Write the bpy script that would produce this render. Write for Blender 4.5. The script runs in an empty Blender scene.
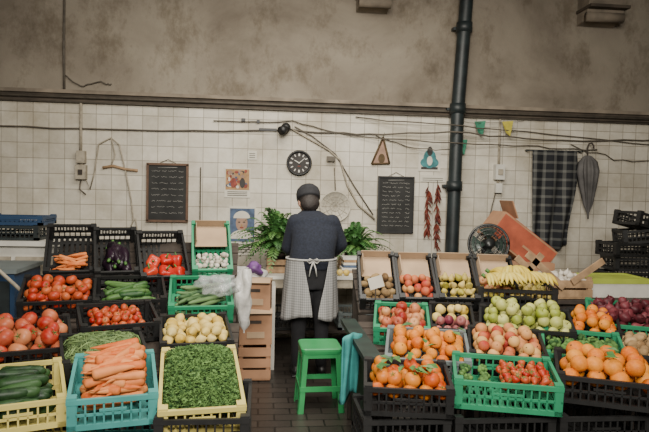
import bpy, math, random
from math import sin, cos, pi, radians
from mathutils import Matrix, Vector, noise
random.seed(7)
RND=random.random
def U(a,b): return a+(b-a)*RND()
COL=bpy.context.scene.collection

# ---------------------------------------------------------------- materials
def newmat(name):
    m=bpy.data.materials.new(name); m.use_nodes=True
    nt=m.node_tree; return m,nt,nt.nodes,nt.links,nt.nodes['Principled BSDF']
def mat(name,c,rough=.5,var=.15,scale=20,bump=0,metal=0,alpha=1,spec=.5,c2=None,trans=0):
    m,nt,N,L,b=newmat(name)
    b.inputs['Roughness'].default_value=rough; b.inputs['Metallic'].default_value=metal
    b.inputs['Specular IOR Level'].default_value=spec
    if alpha<1: b.inputs['Alpha'].default_value=alpha
    tc=N.new('ShaderNodeTexCoord'); nz=N.new('ShaderNodeTexNoise'); nz.inputs['Scale'].default_value=scale; nz.inputs['Detail'].default_value=4
    L.new(tc.outputs['Object'],nz.inputs['Vector'])
    r=N.new('ShaderNodeValToRGB'); L.new(nz.outputs['Fac'],r.inputs['Fac'])
    if c2 is None: c2=tuple(min(1,x*(1+var)) for x in c); c1=tuple(x*(1-var) for x in c)
    else: c1=c
    r.color_ramp.elements[0].position=.35; r.color_ramp.elements[1].position=.65
    r.color_ramp.elements[0].color=(*c1,1); r.color_ramp.elements[1].color=(*c2,1)
    L.new(r.outputs['Color'],b.inputs['Base Color'])
    if bump:
        bp=N.new('ShaderNodeBump'); bp.inputs['Strength'].default_value=bump; bp.inputs['Distance'].default_value=.01
        L.new(nz.outputs['Fac'],bp.inputs['Height']); L.new(bp.outputs['Normal'],b.inputs['Normal'])
    return m
def trio(name,c,c2,rough=.4,scale=25,bump=0,c3=None):
    a=Vector(c);b=Vector(c2);out=[]
    for i,t in enumerate((-.25,.15,.5,.8,1.15)):
        x=a.lerp(b,t)*.86; x=Vector([max(.004,q) for q in x]); y=x*.6+b*.4*.86
        out.append(mat(name+str(i),tuple(x*.85),min(1,rough+.14),c2=tuple(y),scale=scale,bump=bump,spec=.32))
    return out

def tile_material():
    m,nt,N,L,b=newmat('glazed_tiles')
    tc=N.new('ShaderNodeTexCoord'); sp=N.new('ShaderNodeSeparateXYZ'); cb=N.new('ShaderNodeCombineXYZ')
    L.new(tc.outputs['Object'],sp.inputs[0]); L.new(sp.outputs['X'],cb.inputs['X']); L.new(sp.outputs['Z'],cb.inputs['Y'])
    br=N.new('ShaderNodeTexBrick'); br.offset=0; br.inputs['Scale'].default_value=1
    br.inputs['Brick Width'].default_value=.15; br.inputs['Row Height'].default_value=.15; br.inputs['Mortar Size'].default_value=.0035
    br.inputs['Mortar Smooth'].default_value=.3; br.inputs['Bias'].default_value=-.1
    br.inputs['Color1'].default_value=(.63,.59,.50,1); br.inputs['Color2'].default_value=(.50,.465,.39,1); br.inputs['Mortar'].default_value=(.29,.26,.205,1)
    L.new(cb.outputs[0],br.inputs['Vector'])
    nz=N.new('ShaderNodeTexNoise'); nz.inputs['Scale'].default_value=1.5; nz.inputs['Detail'].default_value=10; nz.inputs['Roughness'].default_value=.72
    L.new(tc.outputs['Object'],nz.inputs['Vector'])
    r=N.new('ShaderNodeValToRGB'); r.color_ramp.elements[0].position=.3; r.color_ramp.elements[1].position=.60
    r.color_ramp.elements[0].color=(.52,.47,.38,1); r.color_ramp.elements[1].color=(1,1,1,1); L.new(nz.outputs['Fac'],r.inputs['Fac'])
    mx=N.new('ShaderNodeMixRGB'); mx.blend_type='MULTIPLY'; mx.inputs['Fac'].default_value=.85
    L.new(br.outputs['Color'],mx.inputs[1]); L.new(r.outputs['Color'],mx.inputs[2]); L.new(mx.outputs[0],b.inputs['Base Color'])
    bp=N.new('ShaderNodeBump'); bp.inputs['Strength'].default_value=.5; bp.inputs['Distance'].default_value=.004; bp.invert=True
    L.new(br.outputs['Fac'],bp.inputs['Height']); L.new(bp.outputs['Normal'],b.inputs['Normal'])
    b.inputs['Roughness'].default_value=.5
    return m
def concrete_material():
    m,nt,N,L,b=newmat('stained_concrete')
    tc=N.new('ShaderNodeTexCoord')
    n1=N.new('ShaderNodeTexNoise'); n1.inputs['Scale'].default_value=.9; n1.inputs['Detail'].default_value=10; n1.inputs['Roughness'].default_value=.62; n1.inputs['Distortion'].default_value=.4
    L.new(tc.outputs['Object'],n1.inputs['Vector'])
    r=N.new('ShaderNodeValToRGB'); e=r.color_ramp.elements; e[0].position=.30; e[0].color=(.13,.106,.08,1); e[1].position=.72; e[1].color=(.29,.255,.20,1)
    x=e.new(.5); x.color=(.225,.193,.15,1); L.new(n1.outputs['Fac'],r.inputs['Fac'])
    n2=N.new('ShaderNodeTexNoise'); n2.inputs['Scale'].default_value=2.2; n2.inputs['Detail'].default_value=12; n2.inputs['Roughness'].default_value=.75
    mp2=N.new('ShaderNodeMapping'); mp2.inputs['Scale'].default_value=(1.2,1,.8); L.new(tc.outputs['Object'],mp2.inputs[0]); L.new(mp2.outputs[0],n2.inputs['Vector'])
    r2=N.new('ShaderNodeValToRGB'); r2.color_ramp.elements[0].position=.36; r2.color_ramp.elements[0].color=(.45,.40,.33,1); r2.color_ramp.elements[1].position=.50; r2.color_ramp.elements[1].color=(1,1,1,1)
    L.new(n2.outputs['Fac'],r2.inputs['Fac'])
    mx=N.new('ShaderNodeMixRGB'); mx.blend_type='MULTIPLY'; mx.inputs['Fac'].default_value=.65
    L.new(r.outputs[0],mx.inputs[1]); L.new(r2.outputs[0],mx.inputs[2]); L.new(mx.outputs[0],b.inputs['Base Color'])
    bp=N.new('ShaderNodeBump'); bp.inputs['Strength'].default_value=.35; bp.inputs['Distance'].default_value=.015
    L.new(n2.outputs['Fac'],bp.inputs['Height']); L.new(bp.outputs[0],b.inputs['Normal']); b.inputs['Roughness'].default_value=.9
    return m
def floor_material():
    m,nt,N,L,b=newmat('dark_paving')
    tc=N.new('ShaderNodeTexCoord'); br=N.new('ShaderNodeTexBrick'); br.inputs['Scale'].default_value=1
    br.inputs['Brick Width'].default_value=.22; br.inputs['Row Height'].default_value=.11; br.inputs['Mortar Size'].default_value=.006
    br.inputs['Color1'].default_value=(.045,.037,.031,1); br.inputs['Color2'].default_value=(.025,.021,.018,1); br.inputs['Mortar'].default_value=(.009,.008,.007,1)
    L.new(tc.outputs['Object'],br.inputs['Vector']); L.new(br.outputs['Color'],b.inputs['Base Color'])
    bp=N.new('ShaderNodeBump'); bp.invert=True; bp.inputs['Strength'].default_value=.6; bp.inputs['Distance'].default_value=.01
    L.new(br.outputs['Fac'],bp.inputs['Height']); L.new(bp.outputs[0],b.inputs['Normal']); b.inputs['Roughness'].default_value=.4
    return m
def stripe_mat(name,c1,c2,sx,sz=0,thr=.5,rough=.9):
    m,nt,N,L,b=newmat(name)
    tc=N.new('ShaderNodeTexCoord'); sp=N.new('ShaderNodeSeparateXYZ'); L.new(tc.outputs['Object'],sp.inputs[0])
    def st(sock,s):
        a=N.new('ShaderNodeMath'); a.operation='MULTIPLY'; a.inputs[1].default_value=s; L.new(sp.outputs[sock],a.inputs[0])
        f=N.new('ShaderNodeMath'); f.operation='FRACT'; L.new(a.outputs[0],f.inputs[0])
        g=N.new('ShaderNodeMath'); g.operation='GREATER_THAN'; g.inputs[1].default_value=thr; L.new(f.outputs[0],g.inputs[0]); return g.outputs[0]
    o=st('X',sx)
    if sz:
        q=st('Z',sz); a=N.new('ShaderNodeMath'); a.operation='ADD'; L.new(o,a.inputs[0]); L.new(q,a.inputs[1])
        d=N.new('ShaderNodeMath'); d.operation='MULTIPLY'; d.inputs[1].default_value=.5; L.new(a.outputs[0],d.inputs[0]); o=d.outputs[0]
    mx=N.new('ShaderNodeMixRGB'); L.new(o,mx.inputs[0]); mx.inputs[1].default_value=(*c1,1); mx.inputs[2].default_value=(*c2,1)
    L.new(mx.outputs[0],b.inputs['Base Color']); b.inputs['Roughness'].default_value=rough
    return m

BLACK=mat('black_plastic',(.011,.011,.011),.5,.2)
GREEN=mat('green_plastic',(.02,.215,.10),.5,.12,6)
STOOLG=mat('stool_green',(.03,.27,.085),.4,.08,6)
YELL=mat('yellow_plastic',(.56,.47,.14),.55,.1,6)
TEAL=mat('teal_plastic',(.06,.28,.26),.5,.1,6)
GREY=mat('grey_plastic',(.14,.165,.165),.5,.15,6)
BLUE=mat('blue_plastic',(.012,.04,.095),.5,.15,6)
WOOD=mat('pale_wood',(.33,.21,.115),.8,.25,14,.3)
DWOOD=mat('dark_wood',(.04,.03,.023),.8,.25,14,.3)
CARD=mat('cardboard',(.36,.25,.155),.85,.12,6)
CARDW=mat('cardboard_warm',(.31,.165,.09),.85,.15,6)
WHITE=mat('white_paint',(.55,.53,.47),.6,.08,8)
PAPER=mat('paper',(.56,.53,.45),.9,.05,8)
METAL=mat('steel',(.45,.45,.45),.3,.1,metal=1)
IRON=mat('black_iron_pipe',(.012,.018,.019),.5,.3,8,.2)
CABLE=mat('grey_cable',(.085,.072,.055),.7,.2)
PALEC=mat('pale_cable',(.31,.27,.205),.7,.2)
LEAF=mat('leaf_green',(.022,.08,.018),.55,c2=(.06,.17,.04),scale=18)
LEAF2=mat('leaf_green_pale',(.055,.14,.03),.55,c2=(.12,.24,.06),scale=18)
STEM=mat('stem_green',(.055,.15,.028),.6,.2)
BSTEM=mat('stem_brown',(.08,.05,.02),.8,.2)
BAG=mat('plastic_bag',(.56,.55,.52),.3,.08,30,.6,alpha=.8)
CLEAR=mat('clear_film',(.6,.62,.62),.15,.08,30,.6,alpha=.35)

# ---------------------------------------------------------------- mesh builder
class MB:
    def __init__(s): s.v=[];s.f=[];s.mi=[];s.sm=[];s.mats=[]
    def add(s,vs,fs,m,smooth=True,M=None):
        if m not in s.mats: s.mats.append(m)
        k=s.mats.index(m); o=len(s.v)
        if M is not None: s.v.extend([tuple(M@Vector(p)) for p in vs])
        else: s.v.extend([tuple(p) for p in vs])
        for f in fs: s.f.append([i+o for i in f])
        s.mi.extend([k]*len(fs)); s.sm.extend([smooth]*len(fs))
    def box(s,c,d,m,M=None,R=None):
        x,y,z=[q/2 for q in d]; c=Vector(c)
        vs=[Vector((a*x,b*y,e*z)) for e in(-1,1) for b in(-1,1) for a in(-1,1)]
        if R is not None: vs=[R@p for p in vs]
        vs=[p+c for p in vs]
        s.add(vs,[(0,2,3,1),(4,5,7,6),(0,1,5,4),(2,6,7,3),(0,4,6,2),(1,3,7,5)],m,False,M)
    def tube(s,P,r,m,n=8,M=None,smooth=True,ell=None,up=None):
        P=[Vector(p) for p in P]; K=len(P)
        if not isinstance(r,(list,tuple)): r=[r]*K
        vs=[];fs=[]; nrm=None
        for i in range(K):
            t=(P[min(i+1,K-1)]-P[max(i-1,0)]);
            if t.length<1e-9: t=Vector((0,0,1))
            t.normalize()
            if nrm is None:
                u=up if up is not None else (Vector((0,0,1)) if abs(t.z)<.9 else Vector((1,0,0)))
                nrm=(u-t*u.dot(t)).normalized()
            else:
                q=nrm-t*nrm.dot(t)
                if q.length>1e-6: nrm=q.normalized()
            b=t.cross(nrm)
            for j in range(n):
                a=2*pi*j/n; e=ell if ell else 1
                vs.append(P[i]+nrm*(cos(a)*r[i]*e)+b*(sin(a)*r[i]))
        for i in range(K-1):
            for j in range(n):
                a=i*n+j;b2=i*n+(j+1)%n; fs.append((a,b2,b2+n,a+n))
        fs.append(tuple(range(n-1,-1,-1))); fs.append(tuple(range((K-1)*n,K*n)))
        s.add(vs,fs,m,smooth,M)
    def capsule(s,a,b,ra,rb,m,n=12,M=None):
        a=Vector(a);b=Vector(b);d=(b-a).normalized();P=[];r=[]
        for t in (1,.92,.7,.38,0): P.append(a-d*ra*t); r.append(max(.0008,ra*math.sqrt(max(0,1-t*t))))
        for t in (0,.38,.7,.92,1): P.append(b+d*rb*t); r.append(max(.0008,rb*math.sqrt(max(0,1-t*t))))
        s.tube(P,r,m,n,M)
    def lathe(s,prof,m,n=12,M=None,lobes=0,amp=0,smooth=True):
        vs=[];fs=[];K=len(prof)
        for r,z in prof:
            for j in range(n):
                a=2*pi*j/n; q=r*(1+amp*cos(lobes*a)) if lobes else r
                vs.append((cos(a)*q,sin(a)*q,z))
        for i in range(K-1):
            for j in range(n):
                a=i*n+j;b=i*n+(j+1)%n; fs.append((a,b,b+n,a+n))
        fs.append(tuple(range(n-1,-1,-1))); fs.append(tuple(range((K-1)*n,K*n)))
        s.add(vs,fs,m,smooth,M)
    def ell(s,c,r,m,n=12,k=8,M=None,R=None,nz=0,ns=10):
        vs=[];fs=[];c=Vector(c)
        for i in range(k+1):
            th=pi*i/k; th=min(max(th,.03),pi-.03)
            for j in range(n):
                a=2*pi*j/n; p=Vector((sin(th)*cos(a)*r[0],sin(th)*sin(a)*r[1],-cos(th)*r[2]))
                if nz: p*=1+nz*noise.noise((p+c)*ns)
                if R is not None: p=R@p
                vs.append(p+c)
        for i in range(k):
            for j in range(n):
                a=i*n+j;b=i*n+(j+1)%n; fs.append((a,b,b+n,a+n))
        fs.append(tuple(range(n-1,-1,-1))); fs.append(tuple(range(k*n,k*n+n)))
        s.add(vs,fs,m,True,M)
    def grid(s,fn,nu,nv,m,M=None,smooth=True):
        vs=[fn(i/nu,j/nv) for j in range(nv+1) for i in range(nu+1)]
        fs=[(j*(nu+1)+i,j*(nu+1)+i+1,(j+1)*(nu+1)+i+1,(j+1)*(nu+1)+i) for j in range(nv) for i in range(nu)]
        s.add(vs,fs,m,smooth,M)
    def obj(s,name,parent=None,solid=0,remesh=0,smoothit=0):
        me=bpy.data.meshes.new(name)
        me.from_pydata(s.v,[],s.f)
        for m in s.mats: me.materials.append(m)
        me.polygons.foreach_set('material_index',s.mi); me.polygons.foreach_set('use_smooth',s.sm); me.update()
        o=bpy.data.objects.new(name,me); COL.objects.link(o)
        if parent: o.parent=parent
        if solid:
            q=o.modifiers.new('solid','SOLIDIFY'); q.thickness=solid
        if remesh:
            q=o.modifiers.new('r','REMESH'); q.mode='VOXEL'; q.voxel_size=remesh; q.use_smooth_shade=True
            if smoothit:
                q=o.modifiers.new('s','SMOOTH'); q.iterations=smoothit; q.factor=.5
        return o
def empty(name,loc=(0,0,0)):
    e=bpy.data.objects.new(name,None); e.location=loc; COL.objects.link(e); return e
def T(x,y,z): return Matrix.Translation((x,y,z))
def RX(a): return Matrix.Rotation(a,4,'X')
def RY(a): return Matrix.Rotation(a,4,'Y')
def RZ(a): return Matrix.Rotation(a,4,'Z')

# ---------------------------------------------------------------- room shell
W=6.2
TILE=tile_material(); CONC=concrete_material()
b=MB(); b.box((.5,W+.1,1.175),(11,.2,2.35),TILE); b.obj('wall_back')
b=MB(); b.box((.5,W+.1,3.35),(11,.2,2.0),CONC); b.obj('wall_back_upper')
b=MB(); b.box((-5.0,3.2,2.175),(.2,6.4,4.35),CONC); b.obj('wall_left')
b=MB(); b.box((6.0,3.2,2.175),(.2,6.4,4.35),CONC); b.obj('wall_right')
b=MB(); b.box((.5,3.3,4.4),(11.2,6.4,.1),CONC); b.obj('ceiling')
b=MB(); b.box((.5,1.0,-.05),(12,14,.1),floor_material()); b.obj('floor')
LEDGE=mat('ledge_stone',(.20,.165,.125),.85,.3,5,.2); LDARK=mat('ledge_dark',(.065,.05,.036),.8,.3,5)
b=MB()
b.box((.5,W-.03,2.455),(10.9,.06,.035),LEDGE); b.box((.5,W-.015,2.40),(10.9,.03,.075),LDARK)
b.tube([(-4.9,W-.05,2.405),(5.9,W-.05,2.395)],.014,CABLE,6); b.tube([(-4.9,W-.03,2.36),(5.9,W-.03,2.345)],.009,CABLE,6)
b.obj('trim_1')

for nm,xc,w,zb in (('concrete_corbel',1.09,.32,3.38),('concrete_corbel',3.52,.40,3.36)):
    b=MB(); M=T(xc,W-.003,zb)
    pr=[(0,0),(.10,0.02),(.2,.10),(.24,.2),(.26,.5),(0,.5)]
    vs=[(sx*w/2,-p[0],p[1]) for sx in(-1,1) for p in pr]; n=len(pr)
    fs=[tuple(range(n)),tuple(range(2*n-1,n-1,-1))]+[(i,(i+1)%n,(i+1)%n+n,i+n) for i in range(n)]
    b.add(vs,fs,LEDGE,False,M); b.box((0,-.15,.14),(w+.03,.30,.03),LDARK,M)
    b.tube([(-w/2,-.19,.05),(w/2,-.19,.05)],.05,LEDGE,14,M); b.obj(nm)

b=MB(); b.tube([(2.07,W-.12,4.34),(2.06,W-.12,3.6),(2.0,W-.12,2.4),(1.985,W-.12,1.0),(1.98,W-.12,.01)],.068,IRON,20)
for z,x in ((3.25,2.042),(2.42,2.0),(1.62,1.99),(.7,1.982)):
    b.tube([(x,W-.12,z-.05),(x,W-.12,z+.05)],.082,IRON,20); b.box((x,W-.04,z),(.2,.078,.03),IRON)
b.obj('drain_pipe')

# ---------------------------------------------------------------- cables and wall fittings
def wob(P,k=.01):
    out=[]
    P=[Vector(p) for p in P]
    for i in range(len(P)-1):
        for t in range(6):
            q=P[i].lerp(P[i+1],t/6); out.append(q+Vector((0,0,0 if t==0 else U(-k,k)-k*sin(pi*t/6))))
    out.append(P[-1]); return out
YW=W-.02
b=MB()
b.tube(wob([(-3,YW,2.12),(-1.6,YW,2.10),(.2,YW,2.15)],.008),.008,CABLE,6)
b.tube(wob([(.28,YW,2.16),(1.1,YW,2.14),(1.9,YW-.2,2.17),(3.2,YW,2.14),(4.6,YW,2.2)],.01),.008,CABLE,6)
b.tube(wob([(-.5,YW,2.22),(.3,YW,2.25),(.9,YW,2.12),(1.9,YW-.2,2.06),(2.8,YW,2.07),(3.6,YW,2.05)],.01),.006,CABLE,6)
b.tube(wob([(.95,YW,2.31),(1.9,YW-.2,2.24),(2.8,YW,2.22),(4.6,YW,2.1)],.01),.006,CABLE,6)
b.tube(wob([(1.15,YW,2.14),(1.5,YW,2.02),(1.9,YW-.2,1.99)],.01),.005,CABLE,6)
b.tube([(.3,YW,2.16),(.45,YW,2.08),(.68,YW,1.96),(.8,YW,1.86),(.88,YW,1.6),(1.0,YW,1.4),(1.18,YW,1.25)],.009,PALEC,6)
b.tube([(.32,YW,2.19),(.5,YW,2.1),(.75,YW,1.92),(.95,YW,1.6),(1.16,YW,1.3)],.006,CABLE,6)
b.tube(wob([(2.5,YW,1.7),(2.42,YW,1.3),(2.4,YW,1.2),(2.5,YW,1.0)],.01),.006,CABLE,6)
b.tube(wob([(3.3,YW,2.1),(3.9,YW,1.95),(4.6,YW,2.05)],.03),.005,CABLE,6)
b.tube(wob([(-.62,YW,1.75),(-.62,YW,1.2)],.002),.006,CABLE,6)
b.obj('electric_cable')
b=MB()
loop=[(-1.75,YW,1.62),(-1.70,YW,1.5),(-1.66,YW,1.66),(-1.62,YW,1.95),(-1.5,YW,2.02),(-1.42,YW,1.95),(-1.36,YW,1.7),(-1.30,YW,1.4),(-1.28,YW,1.2),(-1.32,YW,1.08),(-1.24,YW,1.12),(-1.26,YW,1.22)]
b.tube(loop,.007,PALEC,6); b.tube([(-1.58,YW,1.72),(-1.48,YW,1.74),(-1.36,YW,1.71),(-1.24,YW,1.70)],.014,WOOD,6)
b.tube([(-1.5,YW,2.02),(-1.46,YW,1.85),(-1.5,YW,1.74)],.006,PALEC,6); b.obj('hanging_rope')
b=MB(); b.tube([(-1.95,YW,4.34),(-1.955,YW,2.85),(-1.95,YW,2.475)],.012,CABLE,6)
b.tube(wob([(-1.95,YW,2.62),(-1.8,YW,2.52),(-1.6,YW,2.57),(-1.5,YW,2.55)],.01),.006,CABLE,6); b.obj('ceiling_conduit')
b=MB(); b.tube([(-1.79,YW,2.35),(-1.79,YW,1.88)],.014,PALEC,8)
b.box((-1.78,W-.035,1.82),(.08,.07,.12),PALEC); b.box((-1.78,W-.035,1.67),(.10,.07,.14),PALEC); b.box((-1.78,W-.075,1.67),(.04,.015,.05),DWOOD)
b.tube([(-1.79,YW,1.6),(-1.8,YW,1.5),(-1.74,YW,1.45)],.007,CABLE,6); b.tube([(-1.78,YW,1.77),(-1.78,YW,1.73)],.02,PALEC,8); b.obj('switch_box')
b=MB(); b.tube([(2.5,YW,2.35),(2.5,YW,1.86)],.012,PALEC,8)
b.box((2.5,W-.04,1.78),(.10,.08,.16),WHITE); b.box((2.5,W-.085,1.78),(.05,.012,.06),PALEC)
b.box((2.5,W-.03,1.61),(.07,.06,.10),WHITE); b.tube([(2.5,YW,1.7),(2.5,YW,1.66)],.012,PALEC,8); b.obj('electrical_box')
b=MB(); b.tube([(.23,W,2.18),(.23,W-.06,2.18)],.04,BLACK,16); b.ell((.23,W-.08,2.17),(.05,.05,.05),BLACK,14,8); b.tube([(.23,W-.1,2.16),(.18,W-.17,2.13)],[.03,.045],BLACK,14)
b.box((.05,W-.02,2.15),(.18,.03,.025),BLACK); b.box((-.2,W-.02,2.24),(.04,.03,.03),BLACK); b.box((-.05,W-.02,2.23),(.03,.03,.03),BLACK); b.obj('spot_lamp')
b=MB(); b.tube([(.72,W,1.87),(.72,W-.05,1.87)],.03,WHITE,12); b.box((.70,W-.055,1.87),(.09,.02,.05),CABLE); b.obj('junction_box')

FY=mat('flag_yellow',(.42,.36,.05),.8); FG=mat('flag_green',(.04,.20,.12),.8)
b=MB()
b.tube(wob([(2.05,W-.2,2.28),(2.3,W-.06,2.3),(2.75,W-.05,2.33)],.008),.003,CABLE,5)
for x,z,m in((2.26,2.30,FG),(2.07,2.1,FG),(2.56,2.31,FY)):
    b.add([(x-.06,W-.07,z),(x+.06,W-.08,z+.01),(x+.035,W-.07,z-.15),(x-.02,W-.09,z-.12)],[(0,1,2,3)],m,False)
b.obj('bunting_flags',solid=.002)

# ---------------------------------------------------------------- wall hangings
CHALK=mat('chalkboard_slate',(.017,.017,.016),.8,.3,6); CHW=mat('chalk',(.38,.37,.34),.9)
def board(x0,x1,z0,z1,frame,name,rows,fw=.022,head=True):
    b=MB(); y=W-.02; w=x1-x0;h=z1-z0;xc=(x0+x1)/2;zc=(z0+z1)/2
    b.box((xc,y,zc),(w-.01,.02,h-.01),CHALK)
    for z in(z0,z1): b.box((xc,y-.006,z),(w+fw,.034,fw),frame)
    for x in(x0,x1): b.box((x,y-.006,zc),(fw,.034,h),frame)
    yy=y-.0125
    def word(x,z,L,s):
        P=[];k=int(L/(s*.45))+2
        for i in range(k): P.append((x+L*i/(k-1),yy,z+U(-s,s)*.5))
        b.tube(P,.0014,CHW,4,smooth=False)
    for r in range(rows):
        z=z1-.05-(h-.09)*(r+.3)/rows
        x=x0+.04
        while x<x1-.13:
            L=U(.03,.09); word(x,z,L,.014); x+=L+.02
        word(x1-.085,z,.045,.016)
    if head: b.tube([(x0+.1,yy,z1-.035),(x1-.1,yy,z1-.03)],.002,CHW,4)
    b.tube([(xc-.08,y,z1+fw/2),(xc,W-.008,z1+.05),(xc+.08,y,z1+fw/2)],.003,CABLE,5)
    b.obj(name)
board(-1.14,-.75,1.20,1.77,mat('brown_frame',(.09,.045,.022),.6,.2),'chalkboard',8)
board(1.21,1.58,1.12,1.70,BLACK,'chalkboard',11,.014)
def poster(name,x0,x1,z0,z1,paint):
    b=MB(); b.box(((x0+x1)/2,W-.006,(z0+z1)/2),(x1-x0,.006,z1-z0),PAPER); paint(b,W-.0105); b.obj(name)
def patch(b,x0,x1,z0,z1,y,m): b.box(((x0+x1)/2,y,(z0+z1)/2),(x1-x0,.003,z1-z0),m)
def disc(b,x,z,rx,rz,y,m,n=20,a0=0,a1=2*pi):
    vs=[(x,y,z)]+[(x+rx*cos(a0+(a1-a0)*i/n),y,z+rz*sin(a0+(a1-a0)*i/n)) for i in range(n+1)]
    b.add(vs,[(0,i+2,i+1) for i in range(n)],m,False)
RED=mat('ink_red',(.22,.05,.035),.8,.3,30); INKB=mat('ink_blue',(.06,.09,.15),.8,.3,20); INKD=mat('ink_dark',(.04,.036,.034),.8); SKN=mat('ink_skin',(.32,.20,.14),.8,.2,12); TEALI=mat('ink_teal',(.05,.19,.20),.8,.3,20); ORI=mat('ink_orange',(.34,.20,.09),.8,.2,20)
def p1(b,y):
    patch(b,-.37,-.13,1.53,1.74,y,ORI)
    for k in range(42):
        x=U(-.35,-.15); z=U(1.55,1.72); disc(b,x,z,U(.008,.026),U(.010,.026),y-.002-.00008*k,random.choice([RED,RED,SKN,INKD,ORI,INKB,PAPER]),8)
    disc(b,-.29,1.60,.03,.05,y-.007,RED); disc(b,-.29,1.665,.018,.02,y-.007,SKN); disc(b,-.20,1.60,.028,.05,y-.007,INKD); disc(b,-.20,1.662,.018,.02,y-.007,SKN)
    for j in range(3): patch(b,-.35,-.15,1.47+j*.018,1.476+j*.018,y,INKD)
poster('poster',-.38,-.12,1.45,1.75,p1)
def p2(b,y):
    patch(b,-.32,-.07,1.0,1.34,y,INKB); disc(b,-.2,1.19,.06,.085,y-.003,SKN); disc(b,-.2,1.24,.085,.075,y-.004,PAPER,20,.0,pi)
    disc(b,-.2,1.03,.12,.09,y-.0035,PAPER,20,0,pi); disc(b,-.225,1.2,.012,.006,y-.006,INKD); disc(b,-.175,1.2,.012,.006,y-.006,INKD); disc(b,-.2,1.145,.02,.008,y-.006,RED)
    disc(b,-.2,1.165,.008,.02,y-.006,ORI)
    for j in range(4): patch(b,-.30,-.09,.89+j*.025,.897+j*.025,y,INKD)
poster('calendar_poster',-.33,-.06,.86,1.36,p2)
poster('paper_note',-.15,-.06,1.84,1.93,lambda b,y:[patch(b,-.135,-.075,1.86+.02*k,1.865+.02*k,y,INKD) for k in range(3)])
def p3(b,y):
    disc(b,1.75,1.86,.10,.06,y,TEALI); disc(b,1.75,1.9,.07,.1,y-.002,TEALI); disc(b,1.75,1.98,.03,.05,y-.003,INKD); disc(b,1.75,1.88,.03,.05,y-.004,PAPER); patch(b,1.66,1.84,1.79,1.815,y,INKD)
poster('framed_picture',1.63,1.87,1.77,2.09,p3)
poster('paper_note',1.66,1.92,1.66,1.73,lambda b,y:[patch(b,1.68,1.9,1.675+.02*k,1.68+.02*k,y,INKD) for k in range(2)])
b=MB(); A=[(1.13,1.83),(1.32,1.84),(1.245,2.11)]
for i in range(3):
    p,q=A[i],A[(i+1)%3]; b.tube([(p[0],W-.02,p[1]),(q[0],W-.02,q[1])],.010,BSTEM,6)
b.add([(A[0][0],W-.012,A[0][1]),(A[1][0],W-.012,A[1][1]),(A[2][0],W-.012,A[2][1])],[(0,1,2)],SKN,False)
disc(b,1.235,1.89,.035,.05,W-.016,BSTEM); b.tube([(1.245,W-.02,2.11),(1.26,W-.01,2.16)],.003,CABLE,5); b.obj('triangular_pennant')
b=MB(); cx,cz=.375,1.82; M=T(cx,W-.001,cz)@RX(pi/2)
b.lathe([(.128,0),(.130,.035),(.118,.045),(.108,.03),(.108,.012)],BLACK,40,M)
b.lathe([(.107,.01),(.107,.014)],INKD,40,M,smooth=False)
for i in range(12):
    a=i*pi/6; b.box((.084*sin(a),.084*cos(a),.016),(.010 if i%3 else .016,.026,.003),WHITE,M,Matrix.Rotation(-a,3,'Z'))
for a,Ln,w in((radians(300),.055,.009),(radians(50),.08,.006)):
    b.box((sin(a)*Ln/2,cos(a)*Ln/2,.02),(w,Ln,.003),WHITE,M,Matrix.Rotation(-a,3,'Z'))
b.lathe([(.009,.014),(.009,.026)],WHITE,10,M)
b.box((0,-.033,.018),(.03,.006,.002),RED,M)
b.obj('round_clock')
b=MB(); M=T(.76,W-.015,1.38)@RX(pi/2)
STR=mat('wicker',(.48,.44,.36),.8,.15,40,.3)
b.lathe([(.0,.004),(.145,.004),(.150,.02),(.158,.024),(.162,.012),(.155,0),(.0,0)],STR,36,M)
for k in range(3): b.tube([(.05*(k+1)*cos(a*pi/12),.05*(k+1)*sin(a*pi/12),.008) for a in range(25)],.002,PALEC,5,M)
for a in range(12): b.tube([(0,0,.006),(.15*cos(a*pi/6),.15*sin(a*pi/6),.01)],.0015,PALEC,5,M)
b.tube([(0,.15,.01),(-.02,.4,.005)],.004,CABLE,5,M); b.obj('wicker_tray')
CH=trio('dried_chili',(.10,.015,.012),(.20,.04,.02),.4)
b=MB()
for s,(x,z0,z1) in enumerate(((1.74,1.62,1.12),(1.84,1.64,.98))):
    b.tube([(x,W-.02,z0+.04),(x,W-.03,z1)],.003,CABLE,5)
    for i in range(60):
        z=z0+(z1-z0)*RND(); a=U(-1.6,1.6); Ln=U(.05,.09)
        d=Vector((sin(a)*.6,-.35,-.75)).normalized(); p=Vector((x,W-.03,z))
        b.tube([p,p+d*Ln*.5,p+d*Ln+Vector((0,0,-.012))],[.005,.008,.001],random.choice(CH),6)
b.obj('dried_chili_string')
PLAID=stripe_mat('plaid_cloth',(.008,.009,.012),(.12,.12,.11),9,11,.7)
b=MB()
b.tube([(2.78,W-.06,2.02),(3.42,W-.06,2.02)],.008,IRON,6)
for q in((2.8,2.02),(3.4,2.02)): b.tube([(q[0],W,2.02),(q[0],W-.07,2.02)],.008,IRON,6)
def cl(u,v):
    return (2.84+u*.50*(1-.12*v+.06*sin(v*5))+.02*v,W-.085-.03*sin(u*17+v*1.5)*(.3+v),2.02-v*1.02+.03*sin(u*7)*v)
b.grid(cl,60,16,PLAID); b.obj('checked_cloth',solid=.004)
UM=mat('umbrella_fabric',(.08,.075,.072),.7,.3,8)
b=MB(); M=T(3.48,W-.10,1.36)@RY(radians(-3))
b.lathe([(.006,-.06),(.008,0),(.04,.10),(.075,.3),(.095,.45),(.08,.55),(.035,.61),(.02,.62)],UM,40,M,8,.28)
b.tube([(0,0,.6),(0,0,.70),(.02,0,.745),(.05,0,.75),(.07,0,.72),(.07,0,.69)],.009,DWOOD,8,M); b.obj('folded_umbrella')

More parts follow.
